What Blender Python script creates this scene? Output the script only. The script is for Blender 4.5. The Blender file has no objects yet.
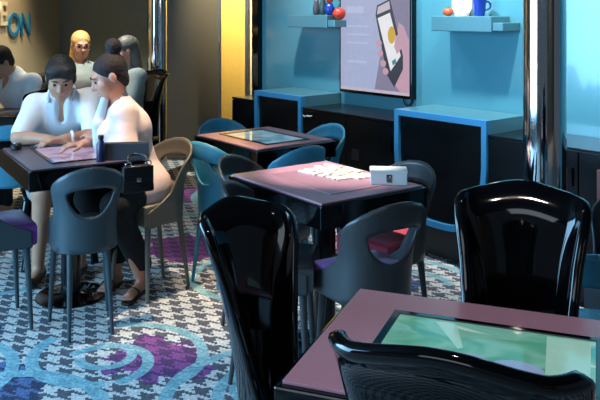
import bpy, bmesh, math, random
import numpy as np
from mathutils import Vector, Matrix
random.seed(7); np.random.seed(7)
S = bpy.context.scene
COL = S.collection
PI = math.pi

# ---------------------------------------------------------------- camera, world, lights, exposure
CAMH, F, HY = 1.5, 780.0, 10.0           # eye height, focal length in px (600 px wide frame), horizon row
cam = bpy.data.cameras.new('camera'); co = bpy.data.objects.new('camera', cam); COL.objects.link(co)
co.location = (0, 0, CAMH); co.rotation_euler = (PI/2, 0, 0)
cam.sensor_fit = 'HORIZONTAL'; cam.sensor_width = 36; cam.lens = F/600*36
cam.shift_y = -(200-HY)/600
cam.clip_start = .05
S.camera = co
S.view_settings.view_transform = 'Standard'; S.view_settings.look = 'None'
S.view_settings.gamma = 1; S.view_settings.use_curve_mapping = False
S.view_settings.exposure = 0.0

w = bpy.data.worlds.new('world'); S.world = w; w.use_nodes = True
bg = w.node_tree.nodes['Background']; bg.inputs[0].default_value = (.30, .42, .55, 1); bg.inputs[1].default_value = .24

def lamp(kind, name, loc, to, energy, col, **kw):
    d = bpy.data.lights.new(name, kind); d.energy = energy; d.color = col
    for k, v in kw.items(): setattr(d, k, v)
    o = bpy.data.objects.new(name, d); COL.objects.link(o); o.location = loc
    o.rotation_euler = (Vector(to)-Vector(loc)).to_track_quat('-Z', 'Y').to_euler()
    return o
WARM, COOL, CY, NEU = (1, .80, .58), (.30, .64, 1), (.55, .88, 1), (1, .93, .86)
lamp('AREA', 'daylight_window', (-4.2, 2.9, 1.45), (-.9, 3.5, .6), 560, COOL, shape='RECTANGLE', size=5.0, size_y=2.2)
lamp('AREA', 'rear_area_light', (-1.6, -1.6, 2.3), (.2, 3, .6), 20, (.75, .86, 1), shape='RECTANGLE', size=2.2, size_y=1.0)  # wide pale blue area lamp behind the camera, out of view
def spot(name, loc, to, e, col, ang, blend=.6, r=.03):
    return lamp('SPOT', name, loc, to, e, col, spot_size=math.radians(ang), spot_blend=blend, shadow_soft_size=r)
spot('downlight_tiles', (.12, 3.62, 2.68), (.17, 3.62, .75), 420, NEU, 24, .7)
spot('downlight_back_table', (-.9, 5.1, 2.68), (-.42, 4.5, .75), 190, WARM, 24, .8)
spot('downlight_floor', (-.75, 3.9, 2.68), (-.62, 4.0, 0), 300, WARM, 34, .8)
spot('downlight_couple', (-1.3, 3.9, 2.68), (-1.25, 4.4, .95), 84, NEU, 42, .8)
spot('downlight_near', (.2, 1.2, 2.68), (.3, 1.9, .75), 52, (1, .86, .8), 55, .8)
spot('downlight_aisle', (-.55, 2.6, 2.68), (-.9, 3.1, 0), 35, (.7, .85, 1), 50, .9)
spot('downlight_guests', (-1.75, 6.2, 2.68), (-1.8, 6.8, .9), 330, (.95, 1, .9), 64, .8)
spot('wash_sign', (-2.25, 6.6, 2.6), (-2.65, 6.55, 1.7), 190, (1, .84, .58), 85, .9)
for i, (x, y) in enumerate(((-.25, 5.35), (.35, 4.62), (.95, 4.0), (1.45, 3.35))):
    spot('wash_panel', (x, y, 2.68), (x+.62, y+.5, 1.2), 165, (.95, .98, 1), 80, .9, .04)

# ---------------------------------------------------------------- materials
def lin(c): return tuple((v/12.92 if v <= .04045 else ((v+.055)/1.055)**2.4) for v in [q/255 for q in c])
def nd(nt, t, **kw):
    n = nt.nodes.new(t)
    for k, v in kw.items(): setattr(n, k, v)
    return n
def mat(name, rgb, rough=.5, metal=0, coat=0, var=.08, scale=30, bump=0, spec=.5, emit=0, sheen=0):
    m = bpy.data.materials.new(name); m.use_nodes = True; nt = m.node_tree; b = nt.nodes['Principled BSDF']
    c = lin(rgb)
    tc = nd(nt, 'ShaderNodeTexCoord'); nz = nd(nt, 'ShaderNodeTexNoise'); nz.inputs['Scale'].default_value = scale
    nt.links.new(tc.outputs['Object'], nz.inputs['Vector'])
    mx = nd(nt, 'ShaderNodeMix', data_type='RGBA')
    mx.inputs[6].default_value = tuple(v*(1-var) for v in c)+(1,); mx.inputs[7].default_value = tuple(min(1, v*(1+var)) for v in c)+(1,)
    nt.links.new(nz.outputs['Fac'], mx.inputs[0]); nt.links.new(mx.outputs[2], b.inputs['Base Color'])
    b.inputs['Roughness'].default_value = rough; b.inputs['Metallic'].default_value = metal
    b.inputs['Coat Weight'].default_value = coat; b.inputs['Coat Roughness'].default_value = .04
    b.inputs['Specular IOR Level'].default_value = spec
    if sheen: b.inputs['Sheen Weight'].default_value = sheen
    if emit:
        nt.links.new(mx.outputs[2], b.inputs['Emission Color']); b.inputs['Emission Strength'].default_value = emit
        nt.links.remove(b.inputs['Base Color'].links[0]); b.inputs['Base Color'].default_value = (.02, .02, .02, 1)
    if bump:
        bp = nd(nt, 'ShaderNodeBump'); bp.inputs['Strength'].default_value = bump; bp.inputs['Distance'].default_value = .01
        nt.links.new(nz.outputs['Fac'], bp.inputs['Height']); nt.links.new(bp.outputs[0], b.inputs['Normal'])
    return m
M = dict(
    black_gloss=mat('black_lacquer', (5, 5, 7), .07, coat=.15, spec=.4, var=.1),
    black_panel=mat('black_panel', (9, 9, 12), .22, var=.2, scale=8),
    black_matt=mat('black_matt', (14, 14, 17), .5),
    blue_gloss=mat('blue_lacquer', (76, 128, 142), .3, coat=.3, var=.05),
    blue_frame=mat('blue_frame', (58, 138, 186), .35, var=.04),
    wall_blue=mat('wall_blue_gloss', (78, 144, 160), .17, coat=.5, var=.06, scale=1.5),
    wall_green=mat('wall_grey_green', (122, 126, 112), .55, var=.12, scale=14),
    wall_beige=mat('wall_beige', (176, 158, 126), .6, var=.06, scale=4),
    brown=mat('brown_panel', (74, 70, 64), .3, var=.08, scale=3),
    gold=mat('gold_panel', (206, 168, 84), .5, var=.1, scale=40),
    cream=mat('cream_panel', (224, 208, 160), .5),
    chrome=mat('chrome', (205, 205, 205), .07, 1, var=.02),
    steel=mat('steel', (150, 152, 156), .3, 1),
    ceiling=mat('ceiling_dark', (58, 60, 64), .8),
    mauve=mat('mauve_top', (176, 124, 134), .36, var=.05, scale=60),
    purple_grey=mat('dark_plum_top', (92, 82, 96), .3, var=.05, scale=60),
    grey_shell=mat('grey_plastic', (54, 57, 59), .38, var=.05),
    blue_shell=mat('blue_plastic', (58, 134, 160), .4, var=.05),
    teal_grey=mat('bluegrey_plastic', (56, 72, 78), .4, var=.05),
    taupe=mat('taupe_plastic', (104, 96, 84), .4, var=.05),
    purple_seat=mat('purple_fabric', (104, 38, 122), .8, var=.1, scale=200, sheen=.3),
    red_seat=mat('crimson_fabric', (170, 36, 62), .8, var=.1, scale=200, sheen=.3),
    skin=mat('skin_light', (188, 138, 110), .5, var=.05, scale=20),
    skin_rosy=mat('skin_rosy', (198, 138, 112), .5, var=.05, scale=20),
    white_cloth=mat('white_cotton', (222, 226, 230), .85, var=.06, scale=18, bump=.5),
    pink_cloth=mat('pale_pink_cotton', (228, 198, 188), .85, var=.05, scale=16, bump=.5),
    grey_cloth=mat('grey_knit', (140, 146, 142), .9, var=.08, scale=25, bump=.4),
    black_cloth=mat('black_cotton', (16, 16, 19), .9, var=.2, scale=25, bump=.4),
    stone_cloth=mat('stone_cotton', (150, 146, 136), .9, bump=.3),
    hair_black=mat('hair_black', (24, 19, 20), .65, var=.4, scale=60, bump=.6),
    hair_brown=mat('hair_dark_brown', (34, 19, 18), .8, var=.4, scale=60, bump=.6),
    hair_blonde=mat('hair_blonde', (206, 158, 92), .5, var=.3, scale=60, bump=.6),
    hair_grey=mat('hair_greying', (92, 86, 80), .5, var=.3, scale=60, bump=.6),
    eye=mat('eye_dark', (30, 22, 20), .2), lip=mat('lip', (176, 104, 96), .5),
    shoe=mat('shoe_dark', (26, 24, 24), .5), strap=mat('sandal_strap', (40, 30, 28), .5),
    white=mat('white_card', (228, 226, 220), .45, var=.03), tile=mat('ivory_tile', (238, 230, 206), .35, var=.05),
    ink=mat('dark_ink', (50, 50, 56), .5), bag=mat('black_leather', (12, 12, 14), .35, bump=.3, scale=90),
    slate=mat('slate_grey', (74, 74, 80), .5), navy=mat('navy', (24, 32, 70), .3),
    orange=mat('orange_glaze', (226, 84, 36), .4), red=mat('red_glaze', (208, 58, 38), .4), cobalt=mat('cobalt_glaze', (28, 62, 160), .25),
    pewter=mat('pewter_green', (70, 92, 92), .35, .4), dusty=mat('dusty_red', (112, 70, 72), .6),
    letter_pale=mat('letter_pale', (214, 200, 166), .5), letter_blue=mat('letter_blue', (34, 112, 150), .4),
    lamp_white=mat('lamp_glow', (255, 246, 228), .5, emit=1.3, var=.01),
    bulb=mat('bulb_glow', (255, 236, 205), .5, emit=14, var=.01),
    skin_screen=mat('screen_hand', (214, 170, 190), .3, emit=.75), phone_dark=mat('screen_phone_edge', (44, 40, 62), .5, emit=.5),
    phone_white=mat('screen_phone', (236, 236, 240), .3, emit=.9), screen_yellow=mat('screen_yellow', (232, 184, 22), .5, emit=.7),
    screen_pale=mat('screen_pale', (176, 186, 222), .3, emit=.8), screen_line=mat('screen_line', (190, 202, 236), .3, emit=.8),
    screen_grey=mat('screen_grey', (140, 134, 164), .3, emit=.8), screen_bar=mat('screen_bar', (196, 186, 200), .3, emit=.9),
    screen_cloud=mat('screen_cloud', (150, 175, 215), .1, emit=.65), screen_mist=mat('screen_mist', (165, 215, 200), .1, emit=.65),
    screen_teal=mat('screen_teal', (40, 150, 150), .5, emit=.7),
)
def screen_mat(name, stops, scale, strength, distort=1.5, stretch=(1, 1, 1)):
    m = bpy.data.materials.new(name); m.use_nodes = True; nt = m.node_tree; b = nt.nodes['Principled BSDF']
    tc = nd(nt, 'ShaderNodeTexCoord'); mp = nd(nt, 'ShaderNodeMapping'); mp.inputs['Scale'].default_value = stretch
    nz = nd(nt, 'ShaderNodeTexNoise'); nz.inputs['Scale'].default_value = scale; nz.inputs['Detail'].default_value = 2; nz.inputs['Distortion'].default_value = distort
    r = nd(nt, 'ShaderNodeValToRGB')
    while len(r.color_ramp.elements) < len(stops): r.color_ramp.elements.new(.5)
    for e, (p, c) in zip(r.color_ramp.elements, stops): e.position = p; e.color = lin(c)+(1,)
    nt.links.new(tc.outputs['Object'], mp.inputs[0]); nt.links.new(mp.outputs[0], nz.inputs['Vector']); nt.links.new(nz.outputs['Fac'], r.inputs[0])
    b.inputs['Base Color'].default_value = (.01, .01, .01, 1); b.inputs['Roughness'].default_value = .08
    nt.links.new(r.outputs[0], b.inputs['Emission Color']); b.inputs['Emission Strength'].default_value = strength
    return m
M['scr_green'] = screen_mat('screen_game', [(.30, (70, 165, 165)), (.42, (95, 178, 145)), (.52, (130, 200, 180)), (.60, (120, 188, 172)), (.68, (200, 236, 222))], 3.4, .6, 2.2, (1, 2, 1))
M['scr_lilac'] = screen_mat('screen_lilac', [(.3, (150, 130, 175)), (.5, (205, 185, 225)), (.7, (225, 215, 240))], 5, .6)
M['scr_sky'] = screen_mat('screen_sky', [(.3, (90, 140, 170)), (.5, (140, 185, 205)), (.7, (190, 215, 220))], 5, .5)
M['scr_off'] = mat('screen_unlit', (150, 104, 114), .3)

def carpet():
    m = bpy.data.materials.new('carpet_houndstooth'); m.use_nodes = True; nt = m.node_tree; b = nt.nodes['Principled BSDF']; L = nt.links.new
    def mth(op, a, b_=None, c=None):
        n = nd(nt, 'ShaderNodeMath', operation=op)
        for i, v in enumerate((a, b_, c)):
            if v is None: continue
            if isinstance(v, (int, float)): n.inputs[i].default_value = v
            else: L(v, n.inputs[i])
        return n.outputs[0]
    tc = nd(nt, 'ShaderNodeTexCoord')
    mp = nd(nt, 'ShaderNodeMapping'); mp.inputs['Rotation'].default_value = (0, 0, math.radians(-14)); mp.inputs['Scale'].default_value = (8/.105, 8/.095, 1)
    L(tc.outputs['Object'], mp.inputs[0]); sp = nd(nt, 'ShaderNodeSeparateXYZ'); L(mp.outputs[0], sp.inputs[0])
    X, Y = sp.outputs[0], sp.outputs[1]
    cx = mth('LESS_THAN', mth('FRACT', mth('DIVIDE', X, 8)), .5); cy = mth('LESS_THAN', mth('FRACT', mth('DIVIDE', Y, 8)), .5)
    tw = mth('LESS_THAN', mth('FRACT', mth('DIVIDE', mth('ADD', mth('FLOOR', X), mth('FLOOR', Y)), 4)), .5)
    hound = mth('ADD', mth('MULTIPLY', tw, cx), mth('MULTIPLY', mth('SUBTRACT', 1, tw), cy))
    def mixc(f, a, b_):
        n = nd(nt, 'ShaderNodeMix', data_type='RGBA'); L(f, n.inputs[0])
        for i, v in ((6, a), (7, b_)):
            if isinstance(v, tuple): n.inputs[i].default_value = lin(v)+(1,)
            else: L(v, n.inputs[i])
        return n.outputs[2]
    obj = nd(nt, 'ShaderNodeSeparateXYZ'); L(tc.outputs['Object'], obj.inputs[0])
    def patch(cx_, cy_, r, amp, sc, seed):
        nz = nd(nt, 'ShaderNodeTexNoise'); nz.inputs['Scale'].default_value = sc; nz.inputs['Detail'].default_value = 4
        nz.noise_dimensions = '4D'; nz.inputs['W'].default_value = seed; L(tc.outputs['Object'], nz.inputs['Vector'])
        d = mth('SQRT', mth('ADD', mth('POWER', mth('ABSOLUTE', mth('SUBTRACT', obj.outputs[0], cx_)), 2), mth('POWER', mth('ABSOLUTE', mth('SUBTRACT', obj.outputs[1], cy_)), 2)))
        return mth('LESS_THAN', mth('ADD', d, mth('MULTIPLY', mth('SUBTRACT', nz.outputs['Fac'], .5), amp)), r)
    light = mixc(hound, (208, 207, 202), (92, 94, 102))
    col = light
    mag, mag_d = (142, 82, 140), (92, 66, 104)
    magc = mixc(hound, mag, mag_d)
    for a in ((-.62, 3.35, .2, .55, 6, 1), (-.72, 4.9, .28, .5, 5, 3), (.9, 6.2, .3, .5, 5, 4), (-2.2, 3.4, .3, .5, 5, 5), (-.95, 6.3, .25, .5, 6, 8)):
        col = mixc(patch(*a), col, magc)
    sl = mixc(hound, (92, 110, 150), (62, 68, 92))
    for a in ((-1.25, 3.05, .26, .4, 5, 6), (-1.6, 3.6, .2, .4, 5, 7), (.4, 4.3, .25, .4, 5, 9)):
        col = mixc(patch(*a), col, sl)
    def ring(cx_, cy_, r, wd, a0=None, a1=None):
        dx = mth('SUBTRACT', obj.outputs[0], cx_); dy = mth('SUBTRACT', obj.outputs[1], cy_)
        d = mth('SQRT', mth('ADD', mth('MULTIPLY', dx, dx), mth('MULTIPLY', dy, dy)))
        k = mth('LESS_THAN', mth('ABSOLUTE', mth('SUBTRACT', d, r)), wd/2)
        if a0 is not None:
            an = mth('MODULO', mth('ADD', mth('SUBTRACT', mth('ARCTAN2', dy, dx), math.radians(a0)), 4*PI), 2*PI)
            k = mth('MULTIPLY', k, mth('LESS_THAN', an, math.radians(a1-a0)))
        return k
    rc = mixc(hound, (146, 186, 192), (124, 168, 178))
    for a in ((-.86, 3.42, .30, .055, 150, 285), (-.83, 3.30, .185, .05, -60, 150), (-.84, 3.38, .11, .045, -170, 100), (-.78, 3.36, .36, .05, -40, 105),
              (-1.12, 2.82, .40, .06, 20, 175), (-.06, 3.02, .46, .055, 95, 200), (-.02, 3.05, .30, .05, 80, 240), (-.1, 3.1, .16, .045, 60, 300),
              (-1.55, 3.2, .35, .055, -90, 130), (-.2, 4.4, .4, .055, 90, 300), (-.2, 4.4, .22, .05, 40, 260), (.55, 4.3, .4, .05), (.6, 4.25, .22, .05, 0, 250),
              (-1.0, 5.6, .45, .06, 0, 220), (-.9, 5.5, .25, .05), (-.35, 6.3, .5, .06), (-1.7, 4.4, .3, .05, 90, 330)):
        col = mixc(ring(*a), col, rc)
    fz = nd(nt, 'ShaderNodeTexNoise'); fz.inputs['Scale'].default_value = 75; fz.inputs['Detail'].default_value = 5; L(tc.outputs['Object'], fz.inputs['Vector'])
    hs = nd(nt, 'ShaderNodeHueSaturation'); L(col, hs.inputs['Color']); L(mth('ADD', mth('MULTIPLY', fz.outputs['Fac'], 1.7), .10), hs.inputs['Value'])
    L(hs.outputs[0], b.inputs['Base Color']); b.inputs['Roughness'].default_value = .95; b.inputs['Specular IOR Level'].default_value = .15
    bp = nd(nt, 'ShaderNodeBump'); bp.inputs['Strength'].default_value = .3; bp.inputs['Distance'].default_value = .004
    L(fz.outputs['Fac'], bp.inputs['Height']); L(bp.outputs[0], b.inputs['Normal'])
    return m
M['carpet'] = carpet()

# ---------------------------------------------------------------- mesh helpers
def link(name, me, m, parent=None, loc=None, rotz=0):
    o = bpy.data.objects.new(name, me); COL.objects.link(o)
    if m is not None and not me.materials: me.materials.append(M[m])
    if parent: o.parent = parent
    if loc is not None: o.location = loc
    if rotz: o.rotation_euler = (0, 0, rotz)
    return o
def obj(name, bm, m, parent=None, loc=None, rotz=0, smooth=False, solid=0, off=0, subsurf=0, bevel=0):
    bmesh.ops.recalc_face_normals(bm, faces=bm.faces)
    me = bpy.data.meshes.new(name); bm.to_mesh(me); bm.free()
    if smooth:
        for p in me.polygons: p.use_smooth = True
        if smooth == 'auto': me.set_sharp_from_angle(angle=math.radians(40))
    o = link(name, me, m, parent, loc, rotz)
    if solid:
        md = o.modifiers.new('solid', 'SOLIDIFY'); md.thickness = solid; md.offset = off
    if bevel:
        md = o.modifiers.new('bevel', 'BEVEL'); md.width = bevel; md.segments = 2
    if subsurf:
        md = o.modifiers.new('sub', 'SUBSURF'); md.levels = md.render_levels = subsurf
    return o
def box(x0, x1, y0, y1, z0, z1, bev=0, bm=None, seg=2):
    b = bmesh.new()
    bmesh.ops.create_cube(b, size=1)
    for v in b.verts: v.co = Vector(((x0+x1)/2+v.co.x*(x1-x0), (y0+y1)/2+v.co.y*(y1-y0), (z0+z1)/2+v.co.z*(z1-z0)))
    if bev: bmesh.ops.bevel(b, geom=list(b.edges), offset=bev, segments=seg, affect='EDGES', profile=.5)
    return join(bm, b)
def join(bm, b):
    if bm is None: return b
    me = bpy.data.meshes.new('t'); b.to_mesh(me); b.free(); bm.from_mesh(me); bpy.data.meshes.remove(me); return bm
def prism(pts, z0, z1, bm=None, bev=0):
    b = bmesh.new()
    lo = [b.verts.new((x, y, z0)) for x, y in pts]; hi = [b.verts.new((x, y, z1)) for x, y in pts]
    n = len(pts); b.faces.new(lo[::-1]); b.faces.new(hi)
    for i in range(n): b.faces.new((lo[i], lo[(i+1) % n], hi[(i+1) % n], hi[i]))
    if bev: bmesh.ops.bevel(b, geom=[e for e in b.edges if abs(e.verts[0].co.z-e.verts[1].co.z) < 1e-6], offset=bev, segments=2, affect='EDGES', profile=.5)
    return join(bm, b)
def lathe(prof, n=32, cx=0, cy=0, bm=None):
    b = bmesh.new(); rings = []
    for r, z in prof:
        rings.append([b.verts.new((cx+r*math.cos(2*PI*i/n), cy+r*math.sin(2*PI*i/n), z)) for i in range(n)])
    for a, c in zip(rings, rings[1:]):
        for i in range(n): b.faces.new((a[i], a[(i+1) % n], c[(i+1) % n], c[i]))
    b.faces.new(rings[0][::-1]); b.faces.new(rings[-1])
    return join(bm, b)
def tube(pts, rad, n=10, bm=None, smoothpath=0):
    pts = [Vector(p) for p in pts]
    rad = list(rad) if hasattr(rad, '__len__') else [rad]*len(pts)
    for _ in range(smoothpath):
        P2, R2 = [pts[0]], [rad[0]]
        for a, c, ra, rc in zip(pts, pts[1:], rad, rad[1:]):
            P2 += [a.lerp(c, .25), a.lerp(c, .75)]; R2 += [ra*.75+rc*.25, ra*.25+rc*.75]
        P2.append(pts[-1]); R2.append(rad[-1]); pts, rad = P2, R2
    b = bmesh.new(); rings = []; up = None
    for i, p in enumerate(pts):
        t = (pts[min(i+1, len(pts)-1)]-pts[max(i-1, 0)]).normalized()
        if up is None: up = Vector((0, 0, 1)) if abs(t.z) < .9 else Vector((1, 0, 0))
        a = (up-t*up.dot(t)).normalized(); up = a; c = t.cross(a)
        rings.append([b.verts.new(p+(a*math.cos(2*PI*k/n)+c*math.sin(2*PI*k/n))*rad[i]) for k in range(n)])
    for A, B in zip(rings, rings[1:]):
        for k in range(n): b.faces.new((A[k], A[(k+1) % n], B[(k+1) % n], B[k]))
    b.faces.new(rings[0][::-1]); b.faces.new(rings[-1])
    return join(bm, b)
def ball(c, r, bm=None, sub=3, sc=(1, 1, 1)):
    b = bmesh.new(); bmesh.ops.create_icosphere(b, subdivisions=sub, radius=r)
    for v in b.verts: v.co = Vector((v.co.x*sc[0]+c[0], v.co.y*sc[1]+c[1], v.co.z*sc[2]+c[2]))
    return join(bm, b)
def tag(o, label, cat, group=None):
    o['label'] = label; o['category'] = cat
    if group: o['group'] = group
    return o
def thing(name, label, cat, loc, rotz=0, group=None):
    o = bpy.data.objects.new(name, None); COL.objects.link(o); o.empty_display_size = .1
    o.location = loc; o.rotation_euler = (0, 0, rotz); return tag(o, label, cat, group)
def struct(o): o['kind'] = 'structure'; return o
def face(fx, fy): return math.atan2(-fx, fy)      # local +Y looks along (fx, fy)
def copy_tree(root, loc, rotz, label, group=None):
    r = root.copy(); COL.objects.link(r); r.location = loc; r.rotation_euler = (0, 0, rotz); r['label'] = label
    if group: r['group'] = group
    for ch in root.children:
        c = ch.copy(); COL.objects.link(c); c.parent = r
        for g in ch.children:
            d = g.copy(); COL.objects.link(d); d.parent = c
    return r

# ---------------------------------------------------------------- the room
# cabinets run along direction E (towards the right) with depth direction N (into the wall)
E, N = Vector((.64, -.768, 0)), Vector((.768, .64, 0))
B0 = Vector((.837, 4.63, 0))                      # foot of the cabinet fronts
ROT = math.atan2(E.y, E.x)                        # local x along the wall, local y into the wall
def wl(s, d=0, z=0): return B0+E*s+N*d+Vector((0, 0, z))
struct(obj('floor', box(-6, 4.5, -2.5, 9.5, -.06, 0), 'carpet'))
struct(obj('ceiling', box(-6, 4.5, -2.5, 9.5, 2.75, 2.85), 'ceiling'))
o = struct(obj('wall_right', box(-2.27, 3.4, .385, .5, 0, 2.75), 'wall_blue', loc=B0, rotz=ROT))
struct(obj('trim_1', box(-2.36, -2.27, .34, .5, 0, 2.75, .004), 'black_gloss', loc=B0, rotz=ROT))
Wc = Vector((-2.46, 8.0, 0))                      # the far left corner
struct(obj('wall_back', box(-2.6, 3.2, 8.0, 8.12, 0, 2.75), 'wall_green'))
lrot = math.atan2(.995, .1)
struct(obj('wall_left', box(-4.2, 0, 0, .1, 0, 2.75), 'wall_beige', loc=Wc, rotz=lrot))
struct(obj('wall_front', box(.6, 4.5, -2.5, -2.4, 0, 2.75), 'brown'))
spot('added_wash_front', (2.2, -1.6, 2.6), (2.2, -2.45, 1.3), 160, WARM, 110, .9)  # unseen spot, added to light the front wall for the chrome reflections
# brown sliding panel and the lit golden niche beside it
p = struct(obj('door_1', box(-1.345, -.805, 7.80, 7.85, 0.01, 2.74, .006), 'brown'))
hb = box(-.815, -.795, 7.785, 7.80, 0.01, 2.74); obj('edge_strip', hb, 'steel', p)
obj('door_handle', box(-.813, -.797, 7.765, 7.785, 1.10, 1.20, .004), 'steel', p)
struct(obj('wall_niche', box(-.79, -.30, 7.84, 7.9, 0, 2.75), 'gold'))
struct(obj('trim_2', box(-.55, -.515, 7.78, 7.84, 0, 2.74, .004), 'steel'))
struct(obj('trim_3', box(-.50, -.40, 7.80, 7.84, 0, 2.74, .004), 'cream'))
spot('niche_lamp', (-.75, 7.0, 2.6), (-.62, 7.84, 1.65), 480, (1, .88, .55), 60, .9)

# writing on the left wall: only the letters in view
def text(name, s, h, m, depth=.012, spacing=1.0):
    cu = bpy.data.curves.new(name, 'FONT'); cu.body = s; cu.size = h/.69; cu.extrude = depth/2; cu.align_x = 'RIGHT'; cu.space_character = spacing
    cu.offset = .004
    t = bpy.data.objects.new('t', cu); COL.objects.link(t)
    me = bpy.data.meshes.new_from_object(t.evaluated_get(bpy.context.evaluated_depsgraph_get())); bpy.data.objects.remove(t)
    me.materials.clear(); me.materials.append(M[m]); me.name = name
    return me
def on_left_wall(t, z):     # t metres from the corner towards the camera
    return Wc+Vector((-.1*t, -.995*t, z))+Vector((.995, -.1, 0))*.012
def wall_text(s, h, m, t_right, z, label):
    o = link('wall_letters', text('wall_letters', s, h, m), None)
    o.location = on_left_wall(t_right, z); o.rotation_euler = (PI/2, 0, lrot)
    return tag(o, label, 'lettering')
wall_text('ME', .20, 'letter_pale', 1.17, 1.37, 'pale raised letters ME on the beige wall, above the blue word')
wall_text('ON', .20, 'letter_blue', .70, 1.27, 'blue raised letters ON on the beige wall')

# chrome columns
def column(name, x, y, r, label):
    t = thing(name, label, 'column', (x, y, 0))
    obj('shaft', lathe([(r, .03), (r, 2.75)], 64), 'chrome', t, smooth='auto')
    obj('base_ring', lathe([(r+.035, 0), (r+.035, .02), (r+.01, .05), (r-.004, .05)], 64), 'chrome', t, smooth='auto')
    return t
column('chrome_column', 1.045, 3.33, .09, 'polished chrome column beside the blue framed cabinet, behind the near black chair')
column('chrome_column', -1.283, 7.0, .09, 'polished chrome column behind the woman in pink, beside the brown panel')

# recessed ceiling lights
src = None
for i in range(6):
    for j in range(7):
        x, y = -3.0+i*.95, .55+j*1.05
        if src is None:
            src = thing('ceiling_light', 'small round recessed ceiling light', 'ceiling light', (x, y, 2.75), 0, 'recessed ceiling lights')
            obj('ring', lathe([(.045, -.012), (.055, -.012), (.058, 0), (.045, 0)], 24), 'steel', src, smooth='auto')
            obj('bulb', lathe([(.04, -.010), (.042, -.006), (.042, 0)], 24), 'bulb', src)
        else: copy_tree(src, (x, y, 2.75), 0, src['label'])

# ---------------------------------------------------------------- wall cabinets
def shield(w_, top, bot, k=0, n=40):
    """outline in (x, z): straight sides above, a bowl below; k insets it"""
    hw = w_/2-k; zt = top-k; zb = bot+k; zm = bot+(top-bot)*.62; pts = [(hw, zt), (-hw, zt)]
    for i in range(n+1):
        a = PI+PI*i/n
        c, s_ = math.cos(a), math.sin(a)
        x = hw*math.copysign(abs(c)**.62, c); z = zm+(zm-zb)*math.copysign(abs(s_)**.85, s_)
        pts.append((x*(1-.05*(zm-z)/(zm-zb)), z))
    return pts
def outline_solid(pts, y0, y1, inner=None):
    b = bmesh.new(); n = len(pts)
    f = [b.verts.new((x, y0, z)) for x, z in pts]; k = [b.verts.new((x, y1, z)) for x, z in pts]
    for i in range(n): b.faces.new((f[i], f[(i+1) % n], k[(i+1) % n], k[i]))
    if inner:
        fi = [b.verts.new((x, y0, z)) for x, z in inner]; ki = [b.verts.new((x, y1, z)) for x, z in inner]
        for i in range(n):
            j = (i+1) % n
            b.faces.new((fi[i], fi[j], ki[j], ki[i])); b.faces.new((f[i], f[j], fi[j], fi[i])); b.faces.new((k[i], k[j], ki[j], ki[i]))
    else:
        b.faces.new(f[::-1]); b.faces.new(k)
    return b
def framed_cabinet(s0, s1, label):
    c = (s0+s1)/2; wd = s1-s0
    t = thing('framed_cabinet', label, 'cabinet', wl(c), ROT)
    top, bot = .877, .20
    obj('carcass', outline_solid(shield(wd, top, bot), .03, .38), 'blue_gloss', t, smooth='auto')
    obj('frame', outline_solid(shield(wd, top, bot), -.01, .03, shield(wd, top, bot, .035)), 'blue_frame', t, smooth='auto')
    obj('front_panel', outline_solid(shield(wd, top, bot, .037), .012, .028), 'black_panel', t)
    obj('plinth', box(-wd/2+.06, wd/2-.06, .08, .38, 0, .26), 'black_matt', t)
    return t
framed_cabinet(-.37, .333, 'black fronted cabinet in a bowl shaped blue frame, right of the wall screen')
framed_cabinet(-1.85, -1.285, 'black fronted cabinet in a blue frame, beside the golden lit niche')
def low_cabinet(s0, s1, nd_, label, extra=None):
    t = thing('low_cabinet', label, 'cabinet', wl((s0+s1)/2), ROT); h = (s1-s0)/2
    obj('carcass', box(-h, h, .02, .38, .06, .785), 'black_panel', t)
    obj('top_board', box(-h, h, 0, .38, .785, .80, .003), 'black_panel', t)
    obj('plinth', box(-h+.01, h-.01, .06, .37, 0, .06), 'black_matt', t)
    for i in range(nd_):
        a, b_ = -h+2*h*i/nd_, -h+2*h*(i+1)/nd_
        d = obj('door', box(a+.003, b_-.003, .003, .02, .065, .78, .002), 'black_panel', t)
        obj('handle', box(b_-.035, b_-.027, -.008, .003, .6, .7, .002), 'black_gloss', d)
    return t
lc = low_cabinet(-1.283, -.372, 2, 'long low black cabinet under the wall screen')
low_cabinet(-2.17, -1.853, 1, 'narrow low black cabinet in front of the golden niche')
lc2 = low_cabinet(.335, 2.0, 3, 'low black cabinet behind the right chrome column')
obj('reddish_panel', box(-.17, -.08, -.012, .003, .56, .71, .003), 'dusty', lc2)  # plain dull red panel on the cabinet front
obj('emblem', box(.06, .13, -.001, .004, .5, .57), 'black_matt', lc)
obj('white_squiggle', tube([(-.445, -.001, .742), (-.42, -.002, .737), (-.40, -.002, .747), (-.375, -.002, .742), (-.35, -.001, .75)], .004, 6), 'white', lc)  # thin wavy white line on the cabinet front

# floating wall shelves with a lower step at their right ends
def shelf(s1, L_, label):
    t = thing('wall_shelf', label, 'shelf', wl(s1, .385), ROT)
    obj('board', box(-L_, 0, -.18, 0, 1.368, 1.462, .004), 'blue_gloss', t)
    obj('side_ledge', box(0, .075, -.17, 0, 1.375, 1.425, .004), 'blue_gloss', t)
    return t
shelf(.209, .46, 'blue floating wall shelf right of the wall screen')
shelf(-1.247, .46, 'blue floating wall shelf left of the wall screen')
def sp_(s, d=.29, z=1.463): return wl(s, d, z)
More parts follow.
